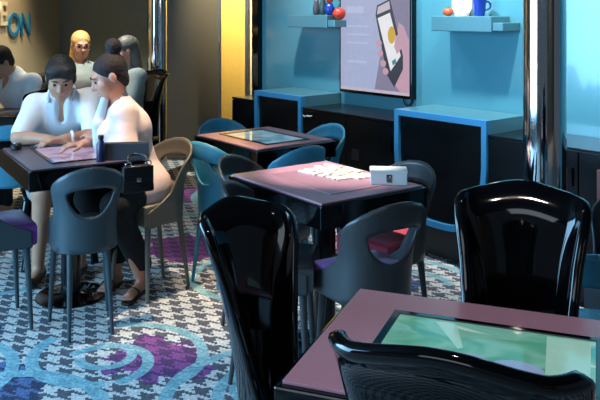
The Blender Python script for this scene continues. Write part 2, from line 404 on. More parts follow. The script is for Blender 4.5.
# things on the left shelf
o = tag(obj('red_ball', ball((0, 0, .047), .047), 'red', None, sp_(-1.205, .29, 1.4255), smooth=True), 'red ball ornament at the right end of the left wall shelf', 'ornament')
t = thing('figurine', 'small blue figurine with orange top, standing on the left wall shelf', 'figurine', sp_(-1.31))
obj('body', lathe([(.018, 0), (.034, .015), (.036, .05), (.024, .085), (.012, .09)], 20), 'cobalt', t, smooth=True)
obj('head', lathe([(.012, .09), (.026, .10), (.03, .14), (.02, .18), (.006, .19)], 20), 'orange', t, smooth=True)
def jar(s, label, m, hh=.15):
    t = thing('vase', label, 'vase', sp_(s))
    obj('body', lathe([(.018, 0), (.026, .01), (.03, hh*.45), (.016, hh*.75), (.02, hh)], 20), m, t, smooth=True)
    obj('rim', lathe([(.021, hh), (.024, hh+.006), (.02, hh+.012)], 20), m, t, smooth=True)
jar(-1.385, 'grey green vase next to the blue figurine on the left wall shelf', 'pewter')
jar(-1.46, 'dark slim vase at the left end of the left wall shelf', 'slate', .12)
# things on the right shelf
t = thing('pumpkin_ornament', 'small orange ribbed ornament at the left end of the right wall shelf', 'ornament', sp_(-.185))
b = bmesh.new(); bmesh.ops.create_uvsphere(b, u_segments=48, v_segments=16, radius=.034)
for v in b.verts:
    a = math.atan2(v.co.y, v.co.x); k = 1-.12*abs(math.sin(4*a)); v.co.x *= k; v.co.y *= k; v.co.z = v.co.z*.75+.025
obj('fruit', b, 'orange', t, smooth=True); obj('stem', tube([(0, 0, .048), (.004, 0, .058)], .005, 8), 'slate', t)
t = thing('glow_lamp', 'white glowing lamp on the right wall shelf, left of the blue cup', 'lamp', sp_(-.075))
obj('base', lathe([(.045, 0), (.045, .012), (.03, .016)], 24), 'white', t, smooth='auto')
obj('shade', lathe([(.045, .016), (.062, .05), (.062, .13), (.04, .18), (.01, .19)], 28), 'lamp_white', t, smooth=True)
lamp('POINT', 'glow_lamp_light', tuple(sp_(-.075, .2, 1.62)), (0, 0, 0), 2.2, (1, .92, .8), shadow_soft_size=.06)
t = thing('cup', 'cobalt blue cup on the right wall shelf, right of the glowing lamp', 'cup', sp_(.06))
obj('bowl', lathe([(.028, 0), (.032, .01), (.038, .07), (.046, .11), (.04, .11), (.03, .02)], 24), 'cobalt', t, smooth='auto')
obj('handle', tube([(.036, 0, .09), (.065, 0, .085), (.068, 0, .05), (.035, 0, .035)], .006, 8, smoothpath=2), 'cobalt', t, smooth=True)

# wall screen
sx0, sx1, sz0, sz1 = -1.25, -.536, .895, 2.14
t = thing('wall_screen', 'upright wall screen showing a hand holding a phone', 'screen', wl((sx0+sx1)/2, .385), ROT); h = (sx1-sx0)/2
obj('casing', box(-h, h, -.05, 0, sz0, sz1, .004), 'black_gloss', t)
pn = obj('display', box(-h+.018, h-.018, -.054, -.05, sz0+.022, sz1-.018), 'screen_pale', t)
def flat(name, pts, y, m, par):      # picture shapes lying on the display
    b = bmesh.new(); f = b.faces.new([b.verts.new((x, y, z)) for x, z in pts])
    return obj(name, b, m, par)
def T(u, v):     # screen picture coordinates: u 0..1 across, v metres above the lower edge
    return (-h+.018+u*(2*h-.036), sz0+.022+v)
ph = flat('shaded_background', [T(.52, 0.02), T(1, .02), T(1, 1.1), T(.72, 1.1), T(.72, .62)], -.0548, 'screen_grey', pn)
flat('caption_bar', [T(0, 0), T(1, 0), T(1, .022), T(0, .022)], -.0549, 'screen_bar', pn)
flat('hand', [T(.86, .50), T(.93, .47), T(1, .38), T(1, .024), T(.88, .024), T(.80, .07), T(.92, .18), T(.90, .30), T(.84, .42)], -.0552, 'skin_screen', pn)
flat('phone_edge', [T(.535, .545), T(.555, .615), T(.74, .66), T(.77, .60), T(.92, .27), T(.92, .18), T(.80, .05), T(.70, .13)], -.0556, 'phone_dark', pn)
flat('phone_screen', [T(.565, .525), T(.74, .565), T(.89, .27), T(.75, .16)], -.056, 'phone_white', pn)
flat('phone_top', [T(.555, .55), T(.745, .59), T(.73, .645), T(.57, .605)], -.056, 'screen_bar', pn)
flat('thumb', [T(.82, .40), T(.90, .44), T(.93, .34), T(.84, .28), T(.80, .33)], -.0562, 'skin_screen', pn)
flat('yellow_disc', [(T(.765, .41)[0]+.036*math.cos(a*PI/12), T(.765, .41)[1]+.06*math.sin(a*PI/12)) for a in range(24)], -.0566, 'screen_yellow', pn)
flat('teal_icon', [T(.77, .23), T(.82, .25), T(.83, .22), T(.78, .20)], -.0566, 'screen_teal', pn)
for i, (u, v) in enumerate(((.585, .35), (.605, .28), (.645, .21), (.68, .155))):
    flat('fingertip', [(T(u, v)[0]+.028*math.cos(a*PI/8), T(u, v)[1]+.024*math.sin(a*PI/8)) for a in range(16)], -.0567, 'skin_screen', pn)
for v, a, b_, hh in ((.66, .10, .34, .05), (.56, .10, .36, .05), (.46, .1, .45, .012), (.40, .1, .45, .012), (.34, .1, .42, .012), (.20, .1, .40, .018)):
    flat('text_line', [T(a, v), T(b_, v), T(b_, v+hh), T(a, v+hh)], -.0552, 'screen_line', pn)
obj('cable', tube([(h-.10, -.02, sz0), (h-.10, -.02, sz0-.03), (h-.06, -.02, sz0-.055), (h-.03, -.01, sz0-.02), (h-.03, -.005, sz0+.01)], .005, 8, smoothpath=2), 'black_matt', t)

# ---------------------------------------------------------------- tables
def table(front, ax, bx, la, lb, label, top, scr, name='screen_table'):
    """front = one top corner, ax/bx unit directions of its two edges"""
    ax, bx = Vector(ax+(0,)).normalized(), Vector(bx+(0,)).normalized()
    c = Vector(front+(0,))+ax*la/2+bx*lb/2; rz = math.atan2(ax.y, ax.x)
    t = thing(name, label, 'table', c, rz); a, b_ = la/2, lb/2
    obj('table_top', box(-a, a, -b_, b_, .648, .742, .005), 'black_gloss', t)
    obj('surface', box(-a+.014, a-.014, -b_+.014, b_-.014, .742, .75, .002), top, t)
    p, q = .225, .138; fz = .755 if scr != 'scr_off' else .7525
    fr = box(-p-.018, p+.018, -q-.018, -q, .75, fz, .001)
    for bb in ((-p-.018, p+.018, q, q+.018), (-p-.018, -p, -q, q), (p, p+.018, -q, q)): box(*bb, .75, fz, .001, bm=fr)
    obj('screen_frame', fr, 'black_gloss' if scr != 'scr_off' else top, t)
    obj('screen', box(-p, p, -q, q, .7495, .752), scr, t)
    obj('pedestal', lathe([(.05, .02), (.05, .648)], 28), 'black_panel', t, smooth='auto')
    obj('base', lathe([(.175, 0), (.18, .006), (.178, .014), (.06, .022), (.05, .03)], 48), 'black_gloss', t, smooth='auto')
    return t
near_table = table((.155, 2.12), (.934, -.357), (-.357, -.934), .765, .586, 'mauve topped table with a green lit game screen, nearest', 'mauve', 'scr_green')
scr = [c for c in near_table.children if c.name.startswith('screen') and 'frame' not in c.name][0]
def on_screen(name, pts, m, z):
    b = bmesh.new(); b.faces.new([b.verts.new((x, y, z)) for x, y in pts]); return obj(name, b, m, scr)
oval = lambda cx, cy, rx, ry: [(cx+rx*math.cos(a*PI/16), cy+ry*math.sin(a*PI/16)) for a in range(32)]
on_screen('pale_cloud', oval(-.03, -.06, .045, .035), 'screen_cloud', .7522); on_screen('pale_cloud', oval(.07, -.075, .06, .05), 'screen_cloud', .7523)
on_screen('light_beam', [(-.135, .125), (-.085, .125), (-.05, .0), (-.06, -.01)], 'screen_mist', .7522)
on_screen('light_beam', [(.12, .13), (.215, .13), (.215, -.12), (.13, -.12)], 'screen_mist', .7522)
table((.081, 3.0), (-.585, .811), (.811, .585), .70, .571, 'mauve topped table covered with white tiles and a white box', 'mauve', 'scr_off')
table((-.23, 4.179), (-.62, .785), (.785, .62), .66, .56, 'mauve topped table with pale blue screen between four blue chairs', 'mauve', 'scr_sky')
table((-1.262, 3.63), (-.52, .854), (.854, .52), .715, .58, 'dark plum table with lilac screen where the couple sit', 'purple_grey', 'scr_lilac')

# ---------------------------------------------------------------- cut-out plastic chairs
def tub_shell():
    path = []
    for y in np.linspace(.17, -.02, 14, endpoint=False): path.append((-.168-.004*y/.17, y))
    for a in np.linspace(PI, 2*PI, 61): path.append((.168*math.cos(a), -.02-.15*abs(math.sin(a))**.92))
    for y in np.linspace(.17, -.02, 14, endpoint=False)[::-1]: path.append((.168+.004*y/.17, y))
    P = np.array(path); d = np.r_[0, np.cumsum(np.hypot(*np.diff(P, axis=0).T))]; tot = d[-1]; s = d-tot/2
    hs = .122
    ss = np.unique(np.r_[np.linspace(-tot/2, -hs, 34), hs*np.sin(np.linspace(-PI/2, PI/2, 27)), np.linspace(hs, tot/2, 34)])
    px = np.interp(ss, s, P[:, 0]); py = np.interp(ss, s, P[:, 1])
    def rim(q):
        return np.interp(q, [0, .12, .24, .34, .43, .49, .54, .60, .75, 1], [.79, .785, .768, .743, .712, .675, .60, .545, .505, .46])
    b = bmesh.new(); cols = []
    for x, y, si in zip(px, py, ss):
        q = abs(si)/(tot/2); top = float(rim(q)); bot = .385
        if abs(si) < hs-1e-6:
            k = abs(si)/hs; zh = .662+.030*(1-k**3); zl = .662-.112*math.sqrt(1-k*k)
        else: zh = zl = bot+(top-bot)*.72 if top < .66 else .662-max(0, (abs(si)-hs))*.25
        zh = min(zh, top-.004); zl = min(zl, zh)
        zs = list(np.linspace(bot, zl, 9))+([] if abs(zh-zl) < 1e-6 else [])+list(np.linspace(zh, top, 6))
        col = []
        for z in zs:
            k = (z-.385)/.4; f = float(np.interp(z, [.385, .50, .57, .63, .68, .72, .79], [.90, .89, .90, .97, 1.06, 1.09, 1.06]))
            col.append((x*f, y*f-.03*k*(1 if y < 0 else 0)*min(1, -y/.1 if y < 0 else 0), z))
        cols.append((abs(si) < hs-1e-6, [b.verts.new(c) for c in col]))
    for (h0, A), (h1, B) in zip(cols, cols[1:]):
        for i in range(14):
            if i == 8 and (h0 or h1): continue
            try: b.faces.new((A[i], B[i], B[i+1], A[i+1]))
            except Exception: pass
    bmesh.ops.remove_doubles(b, verts=b.verts, dist=.0004)
    return b
def seat_bm():
    pts = []
    for y in (.175, .06): pts.append((-.155, y))
    for a in np.linspace(PI, 2*PI, 25): pts.append((.152*math.copysign(abs(math.cos(a))**.85, math.cos(a)), -.02-.132*abs(math.sin(a))**.8))
    for y in (.06, .175): pts.append((.155, y))
    return prism(pts, .388, .498, bev=.018)
shell_me = seat_me = None
leg_me = {}
def tub_chair(label, shell, seat, x, y, fx, fy, group=None):
    global shell_me, seat_me
    t = thing('cutout_chair', label, 'chair', (x, y, 0), face(fx, fy), group)
    if shell_me is None:
        shell_me = {}
    def get(key, make, m):
        if (key, m) not in shell_me:
            b = make(); bmesh.ops.recalc_face_normals(b, faces=b.faces)
            me = bpy.data.meshes.new(key); b.to_mesh(me); b.free(); me.materials.append(M[m])
            for p in me.polygons: p.use_smooth = True
            if key != 'shell': me.set_sharp_from_angle(angle=math.radians(50))
            shell_me[(key, m)] = me
        return shell_me[(key, m)]
    o = link('shell', get('shell', tub_shell, shell), None, t)
    md = o.modifiers.new('solid', 'SOLIDIFY'); md.thickness = .011; md.offset = 0
    so = link('seat', get('seat', seat_bm, seat), None, t)
    if seat != shell: so['label'] = {'purple_seat': 'purple seat', 'red_seat': 'crimson seat'}.get(seat, 'seat')
    for i, (a, b_) in enumerate((((-.128, .13, .40), (-.15, .15, 0)), ((.128, .13, .40), (.15, .15, 0)), ((-.09, -.11, .40), (-.105, -.165, 0)), ((.09, -.11, .40), (.105, -.165, 0)))):
        link('leg', get('leg%d' % i, lambda: tube([a, Vector(a).lerp(Vector(b_), .5), b_], (.017, .013, .009), 10), shell), None, t)
    return t
TC = tub_chair
# couple's table
TC('blue grey plastic cutout chair with its back to us at the couple\'s table', 'teal_grey', 'teal_grey', -1.022, 3.70, -.44, .898).scale = (.93, .93, 1)
TC('grey chair with purple seat, cut off by the left edge', 'teal_grey', 'purple_seat', -1.47, 3.72, .85, .53)
TC('taupe plastic chair the woman in pink sits on', 'taupe', 'taupe', -.795, 4.19, -.65, -.76)
TC('bright blue plastic chair behind the left end of the couple\'s table', 'blue_shell', 'blue_shell', -1.86, 5.02, -.3, .95)
# middle table
TC('dark grey cutout chair with purple seat at the tile table, back towards us', 'grey_shell', 'purple_seat', .27, 3.06, -.5, .866)
TC('grey plastic chair with crimson seat at the tile table, behind the white box', 'grey_shell', 'red_seat', .40, 3.54, -.75, -.66)
TC('grey plastic chair at the far left end of the tile table', 'grey_shell', 'grey_shell', -.175, 3.735, .9, -.44)
TC('grey plastic chair at the tile table, behind the glossy black chair', 'grey_shell', 'grey_shell', -.106, 3.216, .995, -.1)
# back table
TC('blue cutout chair at the left side of the table with pale blue screen', 'blue_shell', 'blue_shell', -.405, 4.365, .68, .73)
TC('blue cutout chair between the tile table and the table with pale blue screen', 'blue_shell', 'blue_shell', -.075, 4.249, -.62, .785)
TC('blue plastic chair at the far left end of the table with pale blue screen', 'blue_shell', 'blue_shell', -.44, 4.95, .5, -.86)
TC('blue plastic chair by the long low black cabinet, far side of the back table', 'blue_shell', 'blue_shell', .06, 4.76, -.785, -.62)
# right edge
TC('blue cutout chair at the right edge, beside the glossy black chair', 'blue_shell', 'blue_shell', .90, 2.47, .2, .98)
TC('grey chair beyond the blue chair at the right edge', 'grey_shell', 'grey_shell', 1.27, 2.95, -.5, -.86)

# ---------------------------------------------------------------- glossy black high-backed chairs
def ez(z): return float(np.interp(z, [.44, .52, .62, .72, .82, .92, 1.05], [.34, .26, .16, .11, .08, .055, .045]))
def hwz(z): return float(np.interp(z, [.44, .55, .68, .80, .90, .97, 1.05], [.145, .125, .115, .122, .135, .14, .14]))
def back_pt(s, v, slim=0):
    a = abs(s); crest = .984+.012*math.cos(PI*min(1, a/.75))-.02*max(0, (a-.85)/.15)**2
    z = .42+(crest-.42)*v
    hw = hwz(z); t = max(0, (a-.62)/.38)
    x = hw*min(a, .62)/.62+.045*math.sin(t*PI/2)
    y = -.20-(z-.45)*.16+.02*(min(a, .62)/.62)**2 + ez(z)*(t**1.25) - .05*max(0, (v-.86)/.14)**2*(1-.7*t)
    if slim:
        k = float(np.interp(z, [.45, .60, .75, .92], [.42, .55, .78, 1])); k = 1-slim*(1-k); x *= k; y = -.20-(z-.45)*.16+(y+.20+(z-.45)*.16)*k
    if z < .62: y = min(y, .22)
    return (math.copysign(x, s), y, z)
_roy = {}
def black_chair(label, x, y, fx, fy, group=None, slim=0):
    t = thing('lacquered_chair', label, 'chair', (x, y, 0), face(fx, fy), group)
    def get(key, make):
        if key not in _roy:
            b = make(); bmesh.ops.recalc_face_normals(b, faces=b.faces)
            me = bpy.data.meshes.new(key); b.to_mesh(me); b.free(); me.materials.append(M['black_gloss'])
            for p in me.polygons: p.use_smooth = True
            if key == 'leg': me.set_sharp_from_angle(angle=math.radians(50))
            _roy[key] = me
        return _roy[key]
    def shell():
        b = bmesh.new(); ns, nv = 56, 30
        g = [[b.verts.new(back_pt(-1+2*i/ns, j/nv, slim)) for j in range(nv+1)] for i in range(ns+1)]
        for i in range(ns):
            for j in range(nv): b.faces.new((g[i][j], g[i+1][j], g[i+1][j+1], g[i][j+1]))
        return b
    o = link('backrest', get('backrest%.2f' % slim, shell), None, t); md = o.modifiers.new('solid', 'SOLIDIFY'); md.thickness = .03; md.offset = 0; md = o.modifiers.new('round', 'SUBSURF'); md.levels = md.render_levels = 1
    link('seat', get('seat', lambda: prism([(-.20, .20), (-.215, .0), (-.17, -.19), (0, -.21), (.17, -.19), (.215, 0), (.20, .20), (0, .23)], .40, .465, bev=.022)), None, t)
    link('apron', get('apron', lambda: prism([(-.185, .185), (-.16, -.17), (.16, -.17), (.185, .185)], .345, .40, bev=.006)), None, t)
    for key, pts, r in (('leg_fl', [(-.18, .18, .40), (-.20, .20, .28), (-.185, .185, .12), (-.195, .205, 0)], (.032, .03, .019, .024)),
                        ('leg_fr', [(.18, .18, .40), (.20, .20, .28), (.185, .185, .12), (.195, .205, 0)], (.032, .03, .019, .024)),
                        ('leg_bl', [(-.15, -.17, .42), (-.155, -.19, .2), (-.17, -.26, 0)], (.026, .022, .018)),
                        ('leg_br', [(.15, -.17, .42), (.155, -.19, .2), (.17, -.26, 0)], (.026, .022, .018))):
        link('leg', get(key, lambda: tube(pts, r, 12, smoothpath=2)), None, t)
    return t
black_chair('glossy black high backed chair at the left end of the nearest table', .015, 1.84, .62, -.78, None, 1).scale.x = .72
black_chair('glossy black high backed chair on the far side of the nearest table, before the column', .55, 1.99, -.33, -.945, None, .3).scale.x = .95
black_chair('glossy black high backed chair cut off by the bottom edge, nearest to us', .336, 1.448, .40, .917).scale.x = 1.07
black_chair('glossy black high backed chair the man in white sits on', -1.47, 4.74, .36, -.93)

# ---------------------------------------------------------------- loose things on the tables
G = 'white game tiles on the middle table'
tile_src = None
def P2(u, v, z=.75): Y = F*(CAMH-z)/(v-HY); return Vector(((u-300)/F*Y, Y, z))
quad = [Vector((-.03, 3.62, 0)), Vector((.16, 3.80, 0)), Vector((.36, 3.50, 0)), Vector((.185, 3.40, 0))]
def tile(x, y, z, rz, tilt=0):
    global tile_src
    if tile_src is None:
        tile_src = tag(obj('game_tile', box(-.016, .016, -.011, .011, 0, .009, .0015), 'tile'), 'ivory white game tile in the loose spread on the middle table', 'game tile', G); o = tile_src
    else:
        o = tile_src.copy(); COL.objects.link(o)
    o.location = (x, y, z); o.rotation_euler = (tilt, 0, rz)
n1 = 12
for i in range(n1):
    for j in range(8):
        if random.random() < .1: continue
        u_, v_ = (i+.5)/n1, (j+.5)/8
        if (u_-.5)**2+(v_-.5)**2 > .30+.12*math.sin(5*math.atan2(v_-.5, u_-.5)): continue
        p = quad[0].lerp(quad[1], v_).lerp(quad[3].lerp(quad[2], v_), u_)
        tile(p.x+random.uniform(-.002, .002), p.y+random.uniform(-.003, .003), .7502, random.uniform(-.5, .5)+.7+PI/2)
for i in range(8):
    for j in range(5):
        if random.random() < .6: continue
        u_, v_ = .12+.76*(i+.5)/8, .2+.6*(j+.5)/5
        p = quad[0].lerp(quad[1], v_).lerp(quad[3].lerp(quad[2], v_), u_)
        tile(p.x, p.y, .7594, random.uniform(0, PI))
bx = thing('white_box', 'white cardboard box with a dark symbol, beside the tiles on the middle table', 'box', (.383, 3.375, .7503), math.radians(-4))
obj('box_body', box(-.078, .078, -.035, .05, 0, .052, .002), 'white', bx)
obj('box_lid', box(-.080, .080, -.037, .052, .048, .064, .002), 'white', bx)
sy = box(-.010, -.006, -.0372, -.034, .012, .044)
for bb in ((-.010, .012, .040, .044), (-.004, .000, .030, .040), (.008, .012, .028, .044), (-.002, .012, .027, .030), (-.003, .001, .010, .024), (.003, .006, .012, .024), (.008, .012, .010, .024), (-.003, .012, .022, .025)):
    box(bb[0], bb[1], -.0372, -.034, bb[2], bb[3], bm=sy)
obj('symbol', sy, 'ink', bx)
t = thing('handheld_gadget', 'small dark rounded gadget by the man\'s elbow on the plum table', 'gadget', (-1.525, 4.19, .7503))
obj('casing', lathe([(.024, 0), (.03, .006), (.03, .026), (.022, .034)], 24), 'black_matt', t, smooth='auto'); obj('lens', lathe([(.016, .034), (.015, .038), (.006, .04)], 20), 'steel', t, smooth='auto')
t = thing('water_bottle', 'small navy bottle standing by the grey folder on the plum table', 'bottle', (-.985, 3.86, .7503))
obj('body', lathe([(.020, 0), (.022, .005), (.022, .085), (.012, .105), (.012, .112)], 20), 'navy', t, smooth=True); obj('cap', lathe([(.014, .112), (.014, .128), (.011, .131)], 20), 'black_matt', t, smooth='auto')
# grey upright folder at the right corner
t = thing('upright_folder', 'grey folder standing upright at the right corner of the plum table', 'folder', (-.865, 3.905, .7503), math.radians(8))
obj('front_cover', box(-.115, .105, -.012, -.007, 0, .085, .002), 'slate', t); obj('back_cover', box(-.115, .105, .007, .012, 0, .088, .002), 'slate', t); obj('spine', box(-.118, -.112, -.012, .012, 0, .086, .002), 'slate', t)
# handbag hanging from the table edge
hb = thing('handbag', 'black handbag with metal rings hanging at the right corner of the plum table', 'handbag', (-.795, 3.80, .615), math.radians(30))
b = box(-.082, .082, -.035, .035, 0, .13, .014)
for v in b.verts: v.co.x *= 1-.12*(v.co.z/.13); v.co.y *= 1-.35*(v.co.z/.13)
obj('body', b, 'bag', hb, smooth='auto'); obj('flap', box(-.074, .074, -.034, -.026, .055, .128, .003), 'bag', hb)
obj('clasp', box(-.012, .012, -.038, -.033, .055, .075, .002), 'chrome', hb)
for s in (-1, 1):
    q = [(s*.05+.014*math.cos(a*PI/6), -.026, .138+.014*math.sin(a*PI/6)) for a in range(13)]
    obj('ring', tube(q, .003, 6), 'chrome', hb, smooth=True)
obj('handle', tube([(-.05, -.02, .148), (-.045, .0, .17), (-.02, .04, .176), (.02, .04, .176), (.045, 0, .17), (.05, -.02, .148)], .006, 8, smoothpath=2), 'bag', hb, smooth=True)

# ---------------------------------------------------------------- people (signed-distance bodies, meshed with surface nets)
def sdf_mesh(prims, vox, name, origin):
    pts = np.concatenate([np.array(p['bb']) for p in prims if p['op'] == 'add'])
    lo = pts.min(0)-vox*3; hi = pts.max(0)+vox*3
    n = np.ceil((hi-lo)/vox).astype(int)+1
    ax = [lo[i]+vox*np.arange(n[i]) for i in range(3)]
    f = np.full(n, 1.0, np.float32)
    for p in prims:
        bb = np.array(p['bb']); mg = p['k']+vox*3
        if p['op'] == 'cut' and p.get('plane'): i0 = np.zeros(3, int); i1 = n
        else:
            i0 = np.clip(np.floor((bb.min(0)-mg-lo)/vox).astype(int), 0, n-1); i1 = np.clip(np.ceil((bb.max(0)+mg-lo)/vox).astype(int)+1, 1, n)
        sl = tuple(slice(a, b_) for a, b_ in zip(i0, i1))
        G_ = np.meshgrid(*[ax[i][sl[i]] for i in range(3)], indexing='ij'); Q = np.stack(G_, -1)
        d = p['f'](Q).astype(np.float32); a = f[sl]; k = p['k']
        if p['op'] == 'add':
            if k > 0:
                hh = np.maximum(k-np.abs(a-d), 0)/k; f[sl] = np.minimum(a, d)-hh*hh*k*.25
            else: f[sl] = np.minimum(a, d)
        else:
            d = -d; hh = np.maximum(k-np.abs(a-d), 0)/max(k, 1e-6); f[sl] = np.maximum(a, d)+hh*hh*k*.25
    ins = f < 0
    acc = np.zeros(tuple(n-1)+(3,), np.float32); cnt = np.zeros(tuple(n-1), np.float32)
    for axis in range(3):
        s0 = [slice(None)]*3; s1 = [slice(None)]*3; s0[axis] = slice(0, -1); s1[axis] = slice(1, None)
        a, b_ = f[tuple(s0)], f[tuple(s1)]; cr = (a < 0) != (b_ < 0); tt = np.where(cr, a/np.where(cr, a-b_, 1), 0)
        o1, o2 = [k for k in range(3) if k != axis]
        for d1 in (0, 1):
            for d2 in (0, 1):
                sl = [slice(None)]*3; sl[o1] = slice(d1, cr.shape[o1]-1+d1); sl[o2] = slice(d2, cr.shape[o2]-1+d2)
                c = cr[tuple(sl)]; t_ = tt[tuple(sl)]
                v = np.zeros(c.shape+(3,), np.float32); v[..., axis] = t_; v[..., o1] = d1; v[..., o2] = d2
                acc += v*c[..., None]; cnt += c
    act = cnt > 0; idx = np.full(act.shape, -1, int); idx[act] = np.arange(act.sum())
    base = np.stack(np.nonzero(act), -1)
    V = lo+vox*(base+acc[act]/cnt[act][:, None])-np.array(origin)
    quads = []
    for axis in range(3):
        s0 = [slice(None)]*3; s1 = [slice(None)]*3; s0[axis] = slice(0, -1); s1[axis] = slice(1, None)
        a, b_ = ins[tuple(s0)], ins[tuple(s1)]; e = np.argwhere(a != b_)
        o1, o2 = (axis+1) % 3, (axis+2) % 3
        e = e[(e[:, o1] > 0) & (e[:, o2] > 0)]
        def at(d1, d2):
            q = e.copy(); q[:, o1] -= d1; q[:, o2] -= d2; return idx[q[:, 0], q[:, 1], q[:, 2]]
        qd = np.stack([at(1, 1), at(0, 1), at(0, 0), at(1, 0)], -1); fl = ~ins[tuple(s0)][tuple(e.T)]
        qd[fl] = qd[fl][:, ::-1]; quads.append(qd)
    Qd = np.concatenate(quads); Qd = Qd[(Qd >= 0).all(1)]
    me = bpy.data.meshes.new(name); me.from_pydata(V.tolist(), [], Qd.tolist()); me.update()
    for p in me.polygons: p.use_smooth = True
    return me
def cap(a, b_, ra, rb=None, k=.03, op='add'):
    a, b_ = np.array(a, float), np.array(b_, float); rb = ra if rb is None else rb; R_ = max(ra, rb)
    def fn(Q):
        ba = b_-a; L2 = max((ba*ba).sum(), 1e-9); t_ = np.clip(((Q-a)@ba)/L2, 0, 1)
        return np.linalg.norm(Q-a-t_[..., None]*ba, axis=-1)-(ra+(rb-ra)*t_)
    return dict(f=fn, bb=[np.minimum(a, b_)-R_, np.maximum(a, b_)+R_], k=k, op=op)
def ell(c, rad, fr=None, k=.02, op='add'):
    c, rad = np.array(c, float), np.array(rad, float); fr = np.eye(3) if fr is None else np.array(fr, float); R_ = rad.max()
    def fn(Q):
        q = (Q-c)@fr.T; k0 = np.linalg.norm(q/rad, axis=-1); k1 = np.linalg.norm(q/(rad*rad), axis=-1)
        return k0*(k0-1)/np.maximum(k1, 1e-6)
    return dict(f=fn, bb=[c-R_, c+R_], k=k, op=op)
def keep(pt, nrm, k=.004):      # keeps the side the normal points away from
    pt = np.array(pt, float); nrm = np.array(nrm, float); nrm /= np.linalg.norm(nrm)
    return dict(f=lambda Q: -((Q-pt)@nrm), bb=[pt, pt], k=k, op='cut', plane=True)
def nv(v): v = np.array(v, float); return v/np.linalg.norm(v)
def hand(wr, d, n, s=1.0, curl=.9, thumb=1):
    """palm, four unequal bent fingers and a thumb; d = along the hand, n = palm side"""
    d, n = nv(d), nv(n); n = nv(n-d*(n@d)); sd = np.cross(d, n)*thumb; wr = np.array(wr, float); out = []
    for q in (-.026, -.009, .009, .026): out.append(cap(wr+sd*q*.5*s, wr+(d*.082+sd*q)*s, .0135*s, .0115*s, .012))
    for q, L_ in zip((-.030, -.010, .010, .029), (.060, .074, .078, .068)):
        a = wr+(d*.084+sd*q)*s; d1 = nv(d+n*.45*curl); b_ = a+d1*L_*.5*s; d2 = nv(d+n*1.5*curl); c = b_+d2*L_*.42*s
        out += [cap(a, b_, .0088*s, .0082*s, .005), cap(b_, c, .0082*s, .0068*s, .004)]
    a = wr+(d*.022+sd*.022)*s; b_ = a+nv(d*.7+sd*.8+n*.25)*.045*s; c = b_+nv(d*1+sd*.15+n*.4)*.034*s
    return out+[cap(a, b_, .0125*s, .0105*s, .008), cap(b_, c, .0105*s, .008*s, .004)]
def head_frame(f, up=(0, 0, 1)):
    f = nv(f); r = nv(np.cross(f, up)); u = np.cross(r, f); return np.array([r, f, u])
def head_prims(hc, fr, s=1.0):
    hc = np.array(hc, float)
    def w_(x, y, z): return hc+(fr[0]*x+fr[1]*y+fr[2]*z)*s
    e = lambda c, rad, k, op='add': ell(w_(*c), np.array(rad)*s, fr, k*s, op)
    c_ = lambda a, b_, ra, rb, k: cap(w_(*a), w_(*b_), ra*s, rb*s, k*s)
    P = [e((0, -.012, .028), (.074, .093, .082), .03), e((0, .03, -.035), (.057, .062, .074), .03), c_((-.03, .045, -.07), (.03, .045, -.07), .024, .024, .03),
         e((0, .066, -.092), (.022, .02, .02), .02), c_((-.033, .082, .022), (.033, .082, .022), .012, .012, .015),
         e((-.031, .098, .002), (.014, .012, .010), .012, 'cut'), e((.031, .098, .002), (.014, .012, .010), .012, 'cut'),
         c_((0, .088, .008), (0, .107, -.030), .009, .0135, .012), e((-.011, .096, -.034), (.009,)*3, .006), e((.011, .096, -.034), (.009,)*3, .006),
         c_((-.018, .083, -.062), (.018, .083, -.062), .009, .009, .008), c_((-.012, .083, -.074), (.012, .083, -.074), .009, .009, .006),
         e((-.04, .056, -.028), (.024, .024, .024), .03), e((.04, .056, -.028), (.024, .024, .024), .03)]
    for q in (-1, 1): P.append(e((q*.077, -.008, -.006), (.010, .019, .031), .008))
    return P, w_
def arm(sh, el, wr, r=1.0): return [cap(sh, el, .050*r, .040*r, .04), cap(el, wr, .041*r, .027*r, .03)]
def mesh_person(label, base, body, vox, skin):
    me = sdf_mesh(body, vox, 'person', base); o = link('person', me, skin); o.location = base; return tag(o, label, 'person')
def part(name, prims, vox, m, root): return link(name, sdf_mesh(prims, vox, name, root.location), m, root)
def face_bits(root, w_, s=1.0, brow='hair_black'):
    o_ = Vector(root.location)
    for q in (-1, 1):
        p = Vector(w_(q*.031, .0815, .001))-o_; obj('eye', ball(p, .0095*s, sub=2), 'eye', root, smooth=True)
        a, b_, c = [Vector(w_(q*x, y, z))-o_ for x, y, z in ((.014, .096, .026), (.032, .094, .030), (.05, .078, .024))]
        obj('eyebrow', tube([a, b_, c], (.003*s, .004*s, .002*s), 6), brow, root, smooth=True)
    a, b_, c = [Vector(w_(x, y, z))-o_ for x, y, z in ((-.021, .086, -.066), (0, .0935, -.066), (.021, .086, -.066))]
    obj('mouth', tube([a, b_, c], (.002*s, .0042*s, .002*s), 6), 'lip', root, smooth=True)

